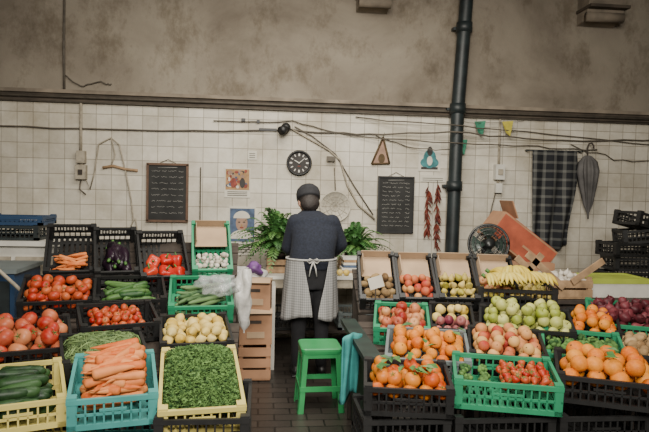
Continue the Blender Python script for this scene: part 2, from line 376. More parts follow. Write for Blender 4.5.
# ---------------------------------------------------------------- crates
def frame(xf,Yf,zf,xb,Yb,zb):
    F=Vector((xf,Yf,zf));B=Vector((xb,Yb,zb)); y=(B-F); d=y.length; y.normalize()
    x=y.cross(Vector((0,0,1))).normalized(); z=x.cross(y)
    M=Matrix(((x.x,y.x,z.x,F.x),(x.y,y.y,z.y,F.y),(x.z,y.z,z.z,F.z),(0,0,0,1)))
    return M,d
def crate(w,d,h,M,m,name='plastic_crate',liner=None,label=False):
    b=MB(); t=.011
    for x in(-w/2+t/2,w/2-t/2):
        b.box((x,d/2,-.011),(t*1.5,d,.022),m,M); b.box((x,d/2,-h+.012),(t,d,.024),m,M); b.box((x,d/2,-h*.52),(t*.6,d,.012),m,M)
        k=max(4,int(d/.04))
        for i in range(1,k): b.box((x,d*i/k,-h/2),(t*.6,.008,h-.02),m,M)
    for y in(t/2,d-t/2):
        b.box((0,y,-.011),(w,t*1.5,.022),m,M); b.box((0,y,-h+.012),(w,t,.024),m,M); b.box((0,y,-h*.52),(w,t*.6,.012),m,M)
        k=max(4,int(w/.035))
        for i in range(1,k): b.box((-w/2+w*i/k,y,-h/2),(.008,t*.6,h-.02),m,M)
        b.box((0,y,-h*.4),(w*.3,t*.9,.01),m,M)
    for x in(-1,1):
        for y in(0,1):
            b.box((x*(w/2-.018),.018 if y==0 else d-.018,-h/2),(.036,.036,h),m,M)
            b.box((x*(w/2-.02),.02 if y==0 else d-.02,.004),(.04,.04,.012),m,M)
    k=int(w/.035)
    for i in range(k): b.box((-w/2+w*(i+.5)/k,d/2,-h+.006),(.024,d-.01,.008),m,M)
    for i in range(4): b.box((0,d*(i+.5)/4,-h+.003),(w-.01,.03,.006),m,M)
    if label:
        b.box((0,d-.016,-.03),(w-.06,.004,.05),m,M)
        for i in range(int((w-.1)/.022)):
            b.box((-w/2+.055+.022*i,d-.019,-.03),(.012,.002,.022 if i%3 else .03),PAPER,M)
    if liner:
        b.box((0,d*.74,-.035),(w-.05,d*.40,.006),liner,M,Matrix.Rotation(radians(4),3,'X'))
        b.box((0,d*.95,-.015),(w-.05,.005,.10),liner,M)
        b.box((-w/2+.03,d*.75,-.01),(.005,d*.38,.06),liner,M,Matrix.Rotation(radians(12),3,'Y'))
    return b.obj(name)

# ---- produce item builders (z up, centred)
def mk_tomato(M,r,b,ms):
    b.lathe([(.02*r,-.78*r),(.55*r,-.74*r),(.93*r,-.35*r),(1.02*r,.05*r),(.88*r,.5*r),(.55*r,.74*r),(.2*r,.72*r),(.02*r,.66*r)],random.choice(ms),14,M,5,.03)
    if RND()<.6:
        for i in range(5):
            a=i*1.257; b.add([(0,0,.70*r),(cos(a-.3)*.2*r,sin(a-.3)*.2*r,.78*r),(cos(a)*.5*r,sin(a)*.5*r,.84*r),(cos(a+.3)*.2*r,sin(a+.3)*.2*r,.78*r)],[(0,1,2,3)],STEM,False,M)
        b.tube([(0,0,.66*r),(0.03*r,0,.98*r)],.05*r,STEM,5,M)
def mk_round(M,r,b,ms):
    b.ell((0,0,0),(r,r,r*.93),random.choice(ms),14,9,M)
    b.lathe([(.12*r,.90*r),(.10*r,.95*r)],BSTEM,6,M)
def mk_apple(M,r,b,ms):
    b.lathe([(.05*r,-.72*r),(.3*r,-.86*r),(.6*r,-.78*r),(.9*r,-.35*r),(1.0*r,.12*r),(.9*r,.55*r),(.6*r,.82*r),(.3*r,.84*r),(.05*r,.62*r)],random.choice(ms),14,M,5,.015)
    b.tube([(0,0,.6*r),(.08*r,.02*r,1.15*r)],.045*r,BSTEM,5,M)
def mk_pear(M,r,b,ms):
    b.lathe([(.05*r,-.95*r),(.6*r,-.9*r),(.98*r,-.4*r),(.95*r,0),(.65*r,.6*r),(.42*r,1.05*r),(.3*r,1.3*r),(.05*r,1.38*r)],random.choice(ms),12,M)
    b.tube([(0,0,1.35*r),(.1*r,0,1.7*r)],.05*r,BSTEM,5,M)
def mk_potato(M,r,b,ms):
    b.ell((0,0,0),(r*U(1.1,1.4),r*U(.85,1),r*U(.8,.95)),random.choice(ms),12,8,M,None,.18,35+20*RND())
def mk_lemon(M,r,b,ms):
    b.lathe([(.03*r,-1.35*r),(.2*r,-1.2*r),(.6*r,-.9*r),(.93*r,-.4*r),(1.0*r,.0),(.93*r,.4*r),(.6*r,.9*r),(.2*r,1.2*r),(.03*r,1.35*r)],random.choice(ms),12,M@RY(pi/2))
def mk_onion(M,r,b,ms):
    b.lathe([(.08*r,-.95*r),(.5*r,-.75*r),(.95*r,-.2*r),(.98*r,.15*r),(.7*r,.65*r),(.28*r,.95*r),(.12*r,1.25*r),(.08*r,1.5*r)],random.choice(ms),12,M)
def mk_mush(M,r,b,ms):
    b.lathe([(.4*r,-.9*r),(.35*r,-.1*r)],ms[0],8,M); b.lathe([(.3*r,-.15*r),(.95*r,-.1*r),(1.0*r,.15*r),(.8*r,.6*r),(.4*r,.85*r),(.03*r,.9*r)],random.choice(ms),12,M)
def mk_pepper(M,r,b,ms):
    b.lathe([(.1*r,-1.1*r),(.5*r,-1.25*r),(.75*r,-.8*r),(.88*r,-.1*r),(1.0*r,.45*r),(.85*r,.8*r),(.4*r,.88*r),(.1*r,.7*r)],random.choice(ms),24,M,4,.12)
    b.tube([(0,0,.65*r),(.05*r,0,1.0*r),(.25*r,0,1.45*r)],[.18*r,.12*r,.10*r],STEM,6,M)
def mk_broccoli(M,r,b,ms):
    b.tube([(0,0,-r),(0,0,0)],[.3*r,.45*r],STEM,8,M)
    for i in range(9):
        a=i*.9; q=.55*r if i else 0; b.ell((cos(a)*q,sin(a)*q,.25*r+(.25*r if i==0 else 0)),(.42*r,.42*r,.38*r),random.choice(ms),8,6,M,None,.35,60)
def mk_straw(M,r,b,ms):
    b.lathe([(.05*r,-1.2*r),(.5*r,-.7*r),(.9*r,.1*r),(.85*r,.5*r),(.4*r,.75*r),(.05*r,.7*r)],random.choice(ms),9,M)
    for i in range(5):
        a=i*1.257; b.add([(0,0,.72*r),(cos(a-.4)*.3*r,sin(a-.4)*.3*r,.8*r),(cos(a)*.8*r,sin(a)*.8*r,.75*r),(cos(a+.4)*.3*r,sin(a+.4)*.3*r,.8*r)],[(0,1,2,3)],STEM,False,M)

def pack(name,fn,ms,M,w,d,r,z0=-.045,layers=2,y0=0,y1=1,dome=.0,x0=-.5,x1=.5,sp=1.0,tilt=1.0,leaves=0):
    b=MB()
    for l in range(layers):
        mg=.018+r+l*r*.75; s=2*r*sp*1.0
        xa=x0*w+mg; xb=x1*w-mg; ya=y0*d+mg; yb=y1*d-mg
        if xb<=xa or yb<=ya: continue
        ny=max(1,int((yb-ya)/(s*.9))+1); nx=max(1,int((xb-xa)/s)+1)
        for j in range(ny):
            y=ya+(yb-ya)*(j/(ny-1) if ny>1 else .5)
            off=(s*.5 if (j+l)%2 else 0)
            for i in range(nx):
                if l==layers-1 and l>0 and RND()<.15: continue
                x=xa+(xb-xa)*(i/(nx-1) if nx>1 else .5)+off*.5*(1 if l%2==0 else -1)
                x=min(max(x,xa),xb)
                u=(x-(xa+xb)/2)/max(.01,(xb-xa)/2+r); v=(y-(ya+yb)/2)/max(.01,(yb-ya)/2+r)
                z=z0+l*r*1.35+dome*(1-u*u)*(1-v*v)
                rr=r*U(.84,1.1)
                fn(M@T(x+U(-.22,.22)*r,y+U(-.22,.22)*r,z+U(-.2,.2)*r)@RZ(U(0,6.28))@RX(U(-1.3,1.3)*tilt)@RY(U(-.6,.6)*tilt),rr,b,ms)
    for i in range(leaves):
        Mi=M@T(U(x0*w+.04,x1*w-.04),U(y0*d+.04,y1*d-.04),z0+layers*r*1.25+dome)@RZ(U(0,6))@RX(U(-.5,.5)); b.add([(0,0,0),(.03,.017,.006),(.08,0,-.004),(.03,-.017,.006)],[(0,1,2,3)],random.choice((LEAF,LEAF2)),False,Mi)
    return b.obj(name)
def longs(name,ms,M,w,d,Ln,R,count,prof,z0=-.06,hgt=.09,ang=0,spread=.35,bend=.015,ends=None,y0=0,y1=1,n=9,shrink=.45):
    b=MB()
    for i in range(count):
        t=i/count; a=ang+U(-spread,spread)+(pi if RND()<.3 else 0); LL=Ln*U(.8,1.1)
        hx=abs(cos(a))*LL/2+R; hy=abs(sin(a))*LL/2+R
        fx=max(.0,w/2-.015-hx); y_a=y0*d+.015+hy; y_b=y1*d-.015-hy
        if y_b<y_a: y_a=y_b=(y_a+y_b)/2
        sh=1-shrink*t
        x=U(-fx,fx)*sh; yc=(y_a+y_b)/2; y=yc+(U(y_a,y_b)-yc)*sh
        z=z0+hgt*t
        Mi=M@T(x,y,z)@RZ(a)@RY(U(-.12,.12))@RX(U(0,6.28)); bd=U(-bend,bend); RR=R*U(.8,1.12)
        P=[(LL*(q-.5),bd*(4*(q-.5)**2),0) for q,_ in prof]
        b.tube(P,[k*RR for _,k in prof],random.choice(ms),n,Mi)
        if ends: b.tube([(LL*.5-.004,bd,0),(LL*.5+ends[1],bd,0)],[ends[2],ends[2]*.7],ends[0],6,Mi)
    return b.obj(name)
CUKE=[(0,.1),(.04,.6),(.12,.9),(.3,1),(.7,1),(.88,.9),(.96,.6),(1,.15)]
CARR=[(0,.06),(.1,.25),(.35,.6),(.7,.88),(.93,1),(.985,.8),(1,.35)]
EGG=[(0,.08),(.05,.6),(.18,.95),(.35,1),(.6,.8),(.85,.55),(.96,.45),(1,.2)]
def beans(name,ms,M,w,d,Ln,R,count,z0,dome,y0=0,y1=1,base=None,mg=.02,lift=.014,sprigs=0):
    b=MB()
    def zz(x,y):
        u=2*x/w; v=(y-d*(y0+y1)/2)/(d*(y1-y0)/2); return z0+dome*max(0,1-u**4)*max(0,1-v**4)+.010*noise.noise(Vector((x*14,y*14,0)))
    def g(u,v):
        x=(u-.5)*(w-.03); y=d*y0+.012+v*(d*(y1-y0)-.024); return (x,y,zz(x,y)-.006)
    b.grid(g,20,20,base or ms[0],M)
    for i in range(count):
        a=U(0,pi); LL=Ln*U(.6,1.2)
        x=U(-w/2+mg,w/2-mg)*.96; y=U(d*y0+mg,d*y1-mg)
        dx=cos(a)*LL/2; dy=sin(a)*LL/2
        if abs(x)+abs(dx)>w/2-.01: dx*=.3
        if y+abs(dy)>d*y1-.01 or y-abs(dy)<d*y0+.01: dy*=.3
        k=U(-.2,.2)*LL; zc=U(0,lift)
        P=[(x-dx,y-dy,zz(x-dx,y-dy)+zc+U(-.006,.010)),(x-dy*k/LL,y+dx*k/LL,zz(x,y)+zc+.004),(x+dx,y+dy,zz(x+dx,y+dy)+zc+U(-.006,.010))]
        b.tube(P,[R*.4,R,R*.4],random.choice(ms),4,M)
    for i in range(sprigs): # small divided leaves
        x=U(-w/2+mg,w/2-mg)*.96; y=U(d*y0+mg,d*y1-mg)
        Mi=M@T(x,y,zz(x,y)+U(0,lift*1.3))@RZ(U(0,6.28))@RX(U(-.9,.9))@RY(U(-.6,.6)); q=U(.008,.014); m=random.choice(ms)
        for a in(-.9,0,.9):
            c,s=cos(a),sin(a)
            b.add([(0,0,0),(c*q*.6-s*q*.3,s*q*.6+c*q*.3,.002),(c*q*1.2,s*q*1.2,0),(c*q*.6+s*q*.3,s*q*.6-c*q*.3,.002)],[(0,1,2,3)],m,False,Mi)
    return b.obj(name)

TOM=trio('tomato',(.44,.03,.012),(.56,.12,.035),.28); TOM2=trio('tomato_pink',(.46,.05,.022),(.56,.19,.08),.3)
ORA=trio('orange',(.68,.155,.008),(.78,.28,.025),.45,60,.2); PERS=trio('persimmon',(.58,.09,.008),(.70,.22,.02),.33)
PEA=trio('peach',(.48,.07,.035),(.68,.36,.12),.5,14); RAP=trio('red_apple',(.36,.025,.022),(.60,.27,.11),.33,12)
GAP=trio('green_apple',(.33,.38,.06),(.54,.54,.17),.35,12); PEAR=trio('pear',(.43,.36,.06),(.60,.46,.14),.42,14)
LEM=trio('lemon',(.66,.45,.08),(.75,.58,.20),.42,20); POT=trio('potato',(.30,.18,.08),(.47,.32,.16),.8,30,.3)
KIW=trio('kiwi',(.17,.10,.045),(.30,.20,.09),.9,50,.3); CAR=trio('carrot',(.70,.16,.03),(.80,.29,.09),.5,30)
CUC=trio('cucumber',(.012,.04,.012),(.04,.10,.03),.35,30,.2); ZUC=trio('zucchini',(.025,.085,.02),(.09,.19,.05),.35,40)
AUB=trio('aubergine',(.010,.006,.010),(.022,.010,.020),.2); PEP=trio('red_pepper',(.50,.02,.010),(.6,.05,.02),.14)
MUS=trio('mushroom',(.56,.51,.41),(.68,.63,.54),.6); PAR=trio('parsley',(.030,.085,.016),(.14,.26,.07),.6,40)
BEB=trio('flat_bean',(.08,.13,.045),(.19,.28,.10),.5,40); ONI=trio('red_onion',(.08,.010,.018),(.20,.04,.05),.38,20)
GRE=trio('broccoli',(.035,.10,.025),(.12,.24,.06),.7,50); BAN=trio('banana',(.58,.42,.045),(.70,.56,.12),.45,10)
GAR=trio('garlic',(.54,.48,.40),(.68,.63,.55),.6); LEEK=trio('leek',(.04,.10,.035),(.15,.26,.10),.5); PLUM=trio('plum',(.22,.04,.06),(.46,.18,.15),.35,14)

# LEFT STALL
LA=[(-1.52,-1.175,.93,4.4,-1.45,1.24,4.8),(-1.17,-.86,.93,4.4,-1.13,1.22,4.8),(-.85,-.50,.90,4.4,-.79,1.20,4.8),(-.49,-.20,.95,4.4,-.40,1.28,4.8)]
def mkc(t,h,m,liner=None,label=False):
    xl,xr,zf,Yf,xb,zb,Yb=t; w=xr-xl; M,d=frame((xl+xr)/2,Yf,zf,xb,Yb,zb)
    crate(w,d,h,M,m,liner=liner,label=label); return M,w,d
M,w,d=mkc(LA[0],.14,BLACK,None,True); longs('carrots',CAR,M,w,d,.15,.014,34,CARR,-.10,.08,0,.35,y0=.02,y1=.55)
M,w,d=mkc(LA[1],.14,BLACK,None,True); longs('aubergines',AUB,M,w,d,.17,.042,20,EGG,-.085,.09,pi/2,.5,.02,(STEM,.02,.014),y1=.85)
M,w,d=mkc(LA[2],.14,BLACK,None,True); pack('red_peppers',mk_pepper,PEP,M,w,d,.052,-.045,1,0,.52,.02)
M,w,d=mkc(LA[3],.13,GREEN,CARD); pack('mushrooms',mk_mush,MUS,M,w,d,.02,-.04,2,0,.42)
M,w,d=mkc((-1.54,-1.08,.79,4.0,-1.40,.91,4.38),.13,BLACK); pack('tomatoes',mk_tomato,TOM,M,w,d,.036,-.05,2)
M,w,d=mkc((-1.07,-.61,.80,4.0,-.93,.91,4.38),.13,BLACK); longs('zucchini',ZUC,M,w,d,.2,.022,36,CUKE,-.09,.09,.2,.6,.012,shrink=.25)
M,w,d=mkc((-.59,-.17,.77,3.95,-.43,.91,4.38),.13,GREEN); longs('leeks',LEEK,M,w,d,.26,.016,40,CUKE,-.09,.08,.3,.5,.02,shrink=.2)
M,w,d=mkc((-1.44,-1.00,.66,3.3,-1.37,.75,3.72),.15,BLACK); pack('large_tomatoes',mk_tomato,TOM2,M,w,d,.047,-.035,2)
M,w,d=mkc((-1.03,-.58,.73,3.6,-.93,.80,3.94),.12,BLACK); pack('small_tomatoes',mk_tomato,TOM,M,w,d,.026,-.05,2,.15,.95,.01,-.4,.38)
M,w,d=mkc((-.55,-.14,.67,3.4,-.42,.74,3.86),.12,BLACK); pack('lemons',mk_lemon,LEM,M,w,d,.03,-.035,2,.2,1)
M,w,d=mkc((-.99,-.56,.645,3.15,-.90,.715,3.5),.11,BLACK); beans('flat_green_beans',BEB,M,w,d,.14,.006,420,-.05,.07)
M,w,d=mkc((-1.2,-.82,.615,2.62,-1.18,.66,3.08),.13,YELL); longs('cucumbers',CUC,M,w,d,.22,.026,34,CUKE,-.085,.1,.1,.3,.012,shrink=.2)
M,w,d=mkc((-.80,-.43,.645,2.6,-.72,.705,3.08),.14,TEAL); longs('large_carrots',CAR,M,w,d,.22,.023,130,CARR,-.07,.16,.3,.8,.008,n=11,shrink=.22)
M,w,d=mkc((-.42,-.05,.600,2.57,-.31,.72,3.12),.12,YELL); beans('parsley',PAR,M,w,d,.045,.0018,1300,-.04,.09,lift=.02,sprigs=5200)
for (x0,x1,y0,y1,cols,hh) in ((-1.20,-.82,2.62,3.06,(BLACK,YELL,YELL),.145),(-.80,-.43,2.6,3.06,(BLACK,BLACK,TEAL),.145),(-.435,-.035,2.535,3.05,(BLACK,BLACK,BLACK),.19)):
    for i,c in enumerate(cols):
        M,d=frame((x0+x1)/2,y0,hh*(i+1)-.002,(x0+x1)/2,y1,hh*(i+1)-.002); crate(x1-x0,d,hh-.007,M,c)
def stand(name,rows,m):
    b=MB()
    for (xa,xb,Yf,zf,Yb,zb) in rows:
        a=math.atan2(zb-zf,Yb-Yf); Ln=math.hypot(zb-zf,Yb-Yf)
        n=4
        for i in range(n):
            t=(i+.5)/n; b.box(((xa+xb)/2,Yf+(Yb-Yf)*t,zf+(zb-zf)*t),(xb-xa,Ln/n-.012,.018),m,None,Matrix.Rotation(a,3,'X'))
        for x in(xa+.03,(xa+xb)/2,xb-.03):
            b.box((x,Yf+.03,(zf-.01)/2),(.045,.045,zf-.01),m); b.box((x,Yb-.03,(zb-.02)/2),(.045,.045,zb-.02),m)
        b.box(((xa+xb)/2,Yf+.02,zf-.05),(xb-xa,.02,.07),m)
    b.obj(name)
stand('tiered_display_stand',[(-1.55,-.18,4.48,.80,4.9,1.10),(-1.57,-.16,4.02,.645,4.42,.77),(-1.5,-.13,3.42,.53,3.97,.65),(-1.45,-.55,3.17,.49,3.4,.53)],DWOOD)

# RIGHT STALL
RA=[(.68,.945,.81,4.0,.86,1.10,4.35,KIW,mk_potato,.027),(.955,1.225,.82,4.0,1.14,1.09,4.35,PEA,mk_round,.032),(1.235,1.52,.82,4.0,1.44,1.09,4.35,PEAR,mk_pear,.026),(1.53,1.81,.82,4.0,1.75,1.08,4.35,RAP,mk_apple,.034)]
for t,nm in zip(RA,['kiwis','peaches','pears','red_apples']):
    xl,xr,zf,Yf,xb,zb,Yb,ms,fn,r=t
    M,w,d=mkc((xl,xr,zf,Yf,xb-.02,zb,Yb),.13,BLACK,CARD,True); pack(nm,fn,ms,M,w,d,r,-.04,2,0,.6)
M,w,d=mkc((.70,1.05,.70,3.6,.95,.80,3.95),.12,GREEN); pack('blush_apples',mk_apple,RAP,M,w,d,.036,-.045,2)
M,w,d=mkc((1.06,1.34,.70,3.6,1.29,.80,3.95),.12,BLACK); pack('golden_apples',mk_apple,LEM,M,w,d,.034,-.035,2,.45,1)
pack('plums',mk_apple,PLUM,M,w,d,.03,-.03,2,0,.5)
M,w,d=mkc((1.35,1.92,.72,3.5,1.76,.79,3.84),.12,BLACK); pack('green_apples',mk_apple,GAP,M,w,d,.038,-.03,3,0,1,.0)
b=MB()
for bx,by,bz,rot in((1.56,4.02,.965,.5),(1.70,4.0,.975,-.2),(1.84,4.02,.975,.2),(1.98,4.04,.965,-.5),(1.76,4.08,1.01,0),(1.62,4.1,.99,.9)):
    M=T(bx,by,bz)@RZ(rot)@RX(radians(12))
    for i in range(8):
        a=-.8+i*.22
        P=[(sin(a)*.024*k,-.023*k*cos(a*.6),.035*sin(k/7*pi)+.004*(i%3)) for k in range(8)]
        b.tube([M@Vector(p) for p in P],[.006,.012,.017,.019,.019,.017,.011,.004],random.choice(BAN),7)
    b.tube([M@Vector((0,0,0)),M@Vector((0,.03,.012))],.014,STEM,6)
b.obj('banana_bunches')
M,w,d=mkc((1.50,2.04,.89,3.95,1.83,.92,4.28),.12,BLACK); pack('pears_in_crate',mk_pear,PEAR,M,w,d,.03,-.05,1)
M,w,d=mkc((.67,1.13,.65,3.1,1.0,.73,3.5),.13,GREY); pack('oranges',mk_round,ORA,M,w,d,.037,-.035,2,0,1,.015,leaves=5)
M,w,d=mkc((1.14,1.56,.67,3.1,1.48,.73,3.5),.12,BLACK); pack('nectarines',mk_round,PEA,M,w,d,.036,-.03,2,0,1,.01)
M,w,d=mkc((1.57,2.01,.66,3.1,1.96,.72,3.48),.12,GREEN); pack('broccoli',mk_broccoli,GRE,M,w,d,.04,-.04,1,0,1); 
M,w,d=mkc((1.93,2.24,.70,3.52,2.25,.77,3.85),.12,BLACK); pack('small_oranges',mk_round,ORA,M,w,d,.036,-.02,2)
M,w,d=mkc((2.03,2.50,.63,3.1,2.48,.68,3.48),.12,BLACK); pack('potatoes',mk_potato,POT,M,w,d,.03,-.03,2,0,1,.015)
M,w,d=mkc((.49,.91,.63,2.7,.76,.67,3.05),.14,BLACK); pack('persimmons',mk_tomato,PERS,M,w,d,.038,-.035,2,leaves=16)
M,w,d=mkc((.93,1.43,.65,2.7,1.28,.69,3.05),.145,GREEN); pack('strawberries',mk_straw,TOM,M,w,d,.022,-.045,2,.1,.95,.01,-.1,.5); pack('small_broccoli',mk_broccoli,GRE,M,w,d,.034,-.06,1,.1,.95,0,-.5,-.08)
M,w,d=mkc((1.45,1.93,.66,2.7,1.85,.70,3.05),.14,BLACK); pack('large_oranges',mk_round,ORA,M,w,d,.045,-.025,2,leaves=4)
M,w,d=mkc((2.12,2.75,.72,3.56,2.65,.80,4.0),.12,GREEN); pack('red_onions',mk_onion,ONI,M,w,d,.036,-.03,2,0,1,.02)
for (x0,x1,cols) in ((.49,.91,(GREY,BLACK,BLACK)),(.93,1.43,(BLACK,BLACK,BLACK)),(1.45,1.93,(BLACK,BLACK,BLACK))):
    for i,c in enumerate(cols):
        M,d=frame((x0+x1)/2,2.71,.16*(i+1),(x0+x1)/2,3.06,.16*(i+1)); crate(x1-x0,d,.152,M,c)
stand('tiered_display_stand',[(.68,2.04,4.06,.70,4.42,.96),(.66,2.0,3.6,.565,3.97,.66),(.66,2.6,3.12,.51,3.5,.58),(2.05,2.8,3.6,.58,4.05,.67)],DWOOD)
DGREEN=mat('dark_green_panel',(.015,.028,.023),.6,.3,8)
b=MB()
b.box((.635,3.55,.33),(.02,.9,.64),DGREEN); b.box((.60,3.55,.66),(.10,.95,.03),DGREEN)
for y in(3.12,3.98): b.box((.63,y,.33),(.05,.05,.65),DWOOD)
b.obj('stand_side_panel')
TC=mat('teal_cloth',(.04,.24,.23),.9,.2,10)
b=MB()
def tcf(u,v): return (.48+u*.13+.015*sin(u*9+v*2)*v-.02*v,3.42+.03*sin(u*14)*(.3+v)-.02*v+.10*u,.69-.37*v-.03*sin(u*6)*v+.02*sin(u*3.1))
b.grid(tcf,30,14,TC); b.obj('teal_cloth',solid=.008)

def woodcrate(name,x0,x1,y0,y1,z0,z1,rot=0,m=WOOD):
    b=MB(); w=x1-x0;d=y1-y0;h=z1-z0; M=T((x0+x1)/2,(y0+y1)/2,z0)@RZ(rot)
    b.box((0,0,.006),(w,d,.012),m,M); n=max(2,int(h/.08))
    for i in range(n):
        z=h*(i+.55)/n; hh=h/n*.78
        for s in(-1,1): b.box((0,s*d/2,z),(w,.01,hh),m,M); b.box((s*w/2,0,z),(.01,d,hh),m,M)
    for sx in(-1,1):
        for sy in(-1,1): b.box((sx*(w/2-.018),sy*(d/2-.018),h/2+.01),(.03,.03,h+.02),m,M)
    b.obj(name); return M
woodcrate('wooden_crate',2.12,2.56,4.38,4.66,.75,.90)
M2,dd=frame(2.34,4.39,.90,2.34,4.66,.90); pack('garlic_bulbs',mk_onion,GAR,M2,.44,dd,.028,-.03,2,0,1,.02)
b=MB()
for x,z,a,l in((2.08,.93,.75,.42),(2.16,.97,.7,.40),(2.50,.97,-.6,.3),(2.05,1.0,-.9,.25)): b.box((x,4.35,z),(l,.012,.05),WOOD,None,Matrix.Rotation(a,3,'Y'))
b.obj('wooden_slats')
b=MB(); b.box((2.75,4.80,.36),(1.5,.8,.70),DWOOD); b.box((2.75,4.80,.73),(1.6,.9,.03),DWOOD); b.obj('side_table')
YG=mat('lime_lid',(.33,.39,.06),.5,.1,6)
b=MB(); b.box((2.86,4.65,.80),(.5,.34,.12),WHITE); b.box((2.86,4.65,.875),(.46,.30,.02),YG)
for s in(-1,1): b.box((2.86+s*.24,4.65,.875),(.02,.34,.04),YG); b.box((2.86,4.65+s*.165,.875),(.5,.02,.04),YG)
b.obj('plastic_tray')
REDC=mat('red_card',(.30,.065,.03),.8,.25,8)
b=MB(); M=T(2.27,5.14,1.12)@RY(radians(36))
b.box((0,0,0),(.60,.30,.25),CARDW,M); b.box((0,-.152,0),(.58,.006,.22),REDC,M); b.box((.0,0,.128),(.54,.26,.01),REDC,M)
b.box((-.24,-.0,.19),(.16,.29,.01),CARDW,M,Matrix.Rotation(.6,3,'Y')); b.box((.10,-.157,-.02),(.20,.004,.02),CARDW,M); b.obj('cardboard_box')
b=MB(); b.box((2.25,5.02,.855),(.5,.30,.22),CARDW); b.box((2.25,4.868,.86),(.3,.004,.06),CARD); b.obj('cardboard_carton')
b=MB(); b.box((2.22,5.35,.37),(.6,.25,.74),DWOOD); b.box((2.22,5.35,.76),(.64,.3,.03),DWOOD); b.obj('low_cupboard')
for i,(dz,rt,dx) in enumerate(((0,.05,0),(.13,-.08,.03),(.26,.12,-.02),(.39,-.22,.06),(.50,.3,.12))):
    M=T(3.36+dx,4.95,.88+dz)@RZ(rt)@RY(0 if i<3 else (-.12 if i==3 else .2)); crate(.60-.04*i,.28,.12,M,BLACK)
b=MB(); FD=mat('fan_blade',(.035,.055,.045),.3,.3,14); FB=mat('fan_black',(.010,.011,.011),.4,.2)
M=T(1.88,4.80,1.13)@RX(radians(80))@RY(radians(-12))
for r_,z_ in((.165,.0),(.150,.035),(.115,.05),(.075,.056),(.15,-.035),(.10,-.05)):
    b.tube([(r_*cos(i*pi/18),r_*sin(i*pi/18),z_) for i in range(37)],.0045 if r_<.16 else .010,FB,6,M)
for i in range(28):
    a=i*2*pi/28; c,s=cos(a),sin(a)
    b.tube([(.04*c,.04*s,.058),(.10*c,.10*s,.053),(.15*c,.15*s,.033),(.165*c,.165*s,0),(.15*c,.15*s,-.035),(.06*c,.06*s,-.055)],.0018,FB,4,M)
b.lathe([(.0,.055),(.04,.056),(.042,.062),(.0,.064)],FB,20,M); b.lathe([(.0,-.14),(.045,-.13),(.055,-.09),(.05,-.05),(.02,-.03),(.018,.02),(.0,.025)],FB,20,M)
for q in range(4):
    a0=q*pi/2
    b.grid(lambda u,v:((.02+.12*v)*cos(a0+(u-.5)*(.5+.7*v)),(.02+.12*v)*sin(a0+(u-.5)*(.5+.7*v)),(u-.5)*.035),8,6,FD,M)
b.tube([(1.88,4.90,1.12),(1.88,4.91,.95),(1.88,4.88,.77)],[.022,.02,.025],FB,12); b.lathe([(.0,0),(.13,0),(.13,.015),(.06,.035),(.0,.04)],FB,28,T(1.88,4.86,.745)@Matrix.Scale(.85,4)); b.obj('electric_fan')
b=MB(); b.box((1.87,4.84,.73),(.30,.42,.03),DWOOD)
for x in(1.75,1.99):
    for y in(4.66,5.02): b.box((x,y,.358),(.03,.03,.715),DWOOD)
b.obj('small_table')

# ---------------------------------------------------------------- back table & things
b=MB(); b.box((.62,5.65,.755),(1.2,.6,.03),WHITE)
for x in(.06,1.18):
    for y in(5.39,5.91): b.box((x,y,.37),(.05,.05,.74),DWOOD)
b.box((.62,5.38,.70),(1.14,.02,.08),PALEC); b.box((.62,5.65,.25),(1.12,.5,.02),DWOOD); b.obj('work_table')
PURP=mat('purple_bag',(.13,.05,.18),.5,.3,14)
for k in range(2):
    M,d=frame(.35+.62*k,5.42,.42,.35+.62*k,5.85,.42); crate(.5,d,.155,M,(BLACK,GREY)[k])
b=MB(); b.box((-.08,5.25,.36),(.42,.32,.72),WHITE); b.box((-.08,5.08,.36),(.36,.012,.6),PALEC); b.obj('cabinet')
b=MB(); b.ell((-.12,5.22,.79),(.17,.11,.08),BAG,28,18,None,None,.5,18); b.ell((-.06,5.17,.86),(.08,.06,.05),PURP,18,12,None,None,.6,20); b.obj('plastic_bag')
b=MB()
for i,(m,w_) in enumerate(((PAPER,.24),(CARD,.22),(WHITE,.25),(INKB,.2),(PAPER,.23),(ORI,.21),(WHITE,.22))):
    b.box((.86+U(-.01,.01),5.48,.783+i*.024),(w_,.16,.022),m)
b.obj('stacked_cartons')
b=MB()
for i in range(4): b.ell((.60+.06*i,5.40,.80),(.03,.03,.03),random.choice(GAR+LEM),12,8)
b.obj('white_fruit')
woodcrate('wooden_crate',.06,.34,5.52,5.80,.772,.90); woodcrate('wooden_crate',.76,1.04,5.62,5.86,.772,.88)
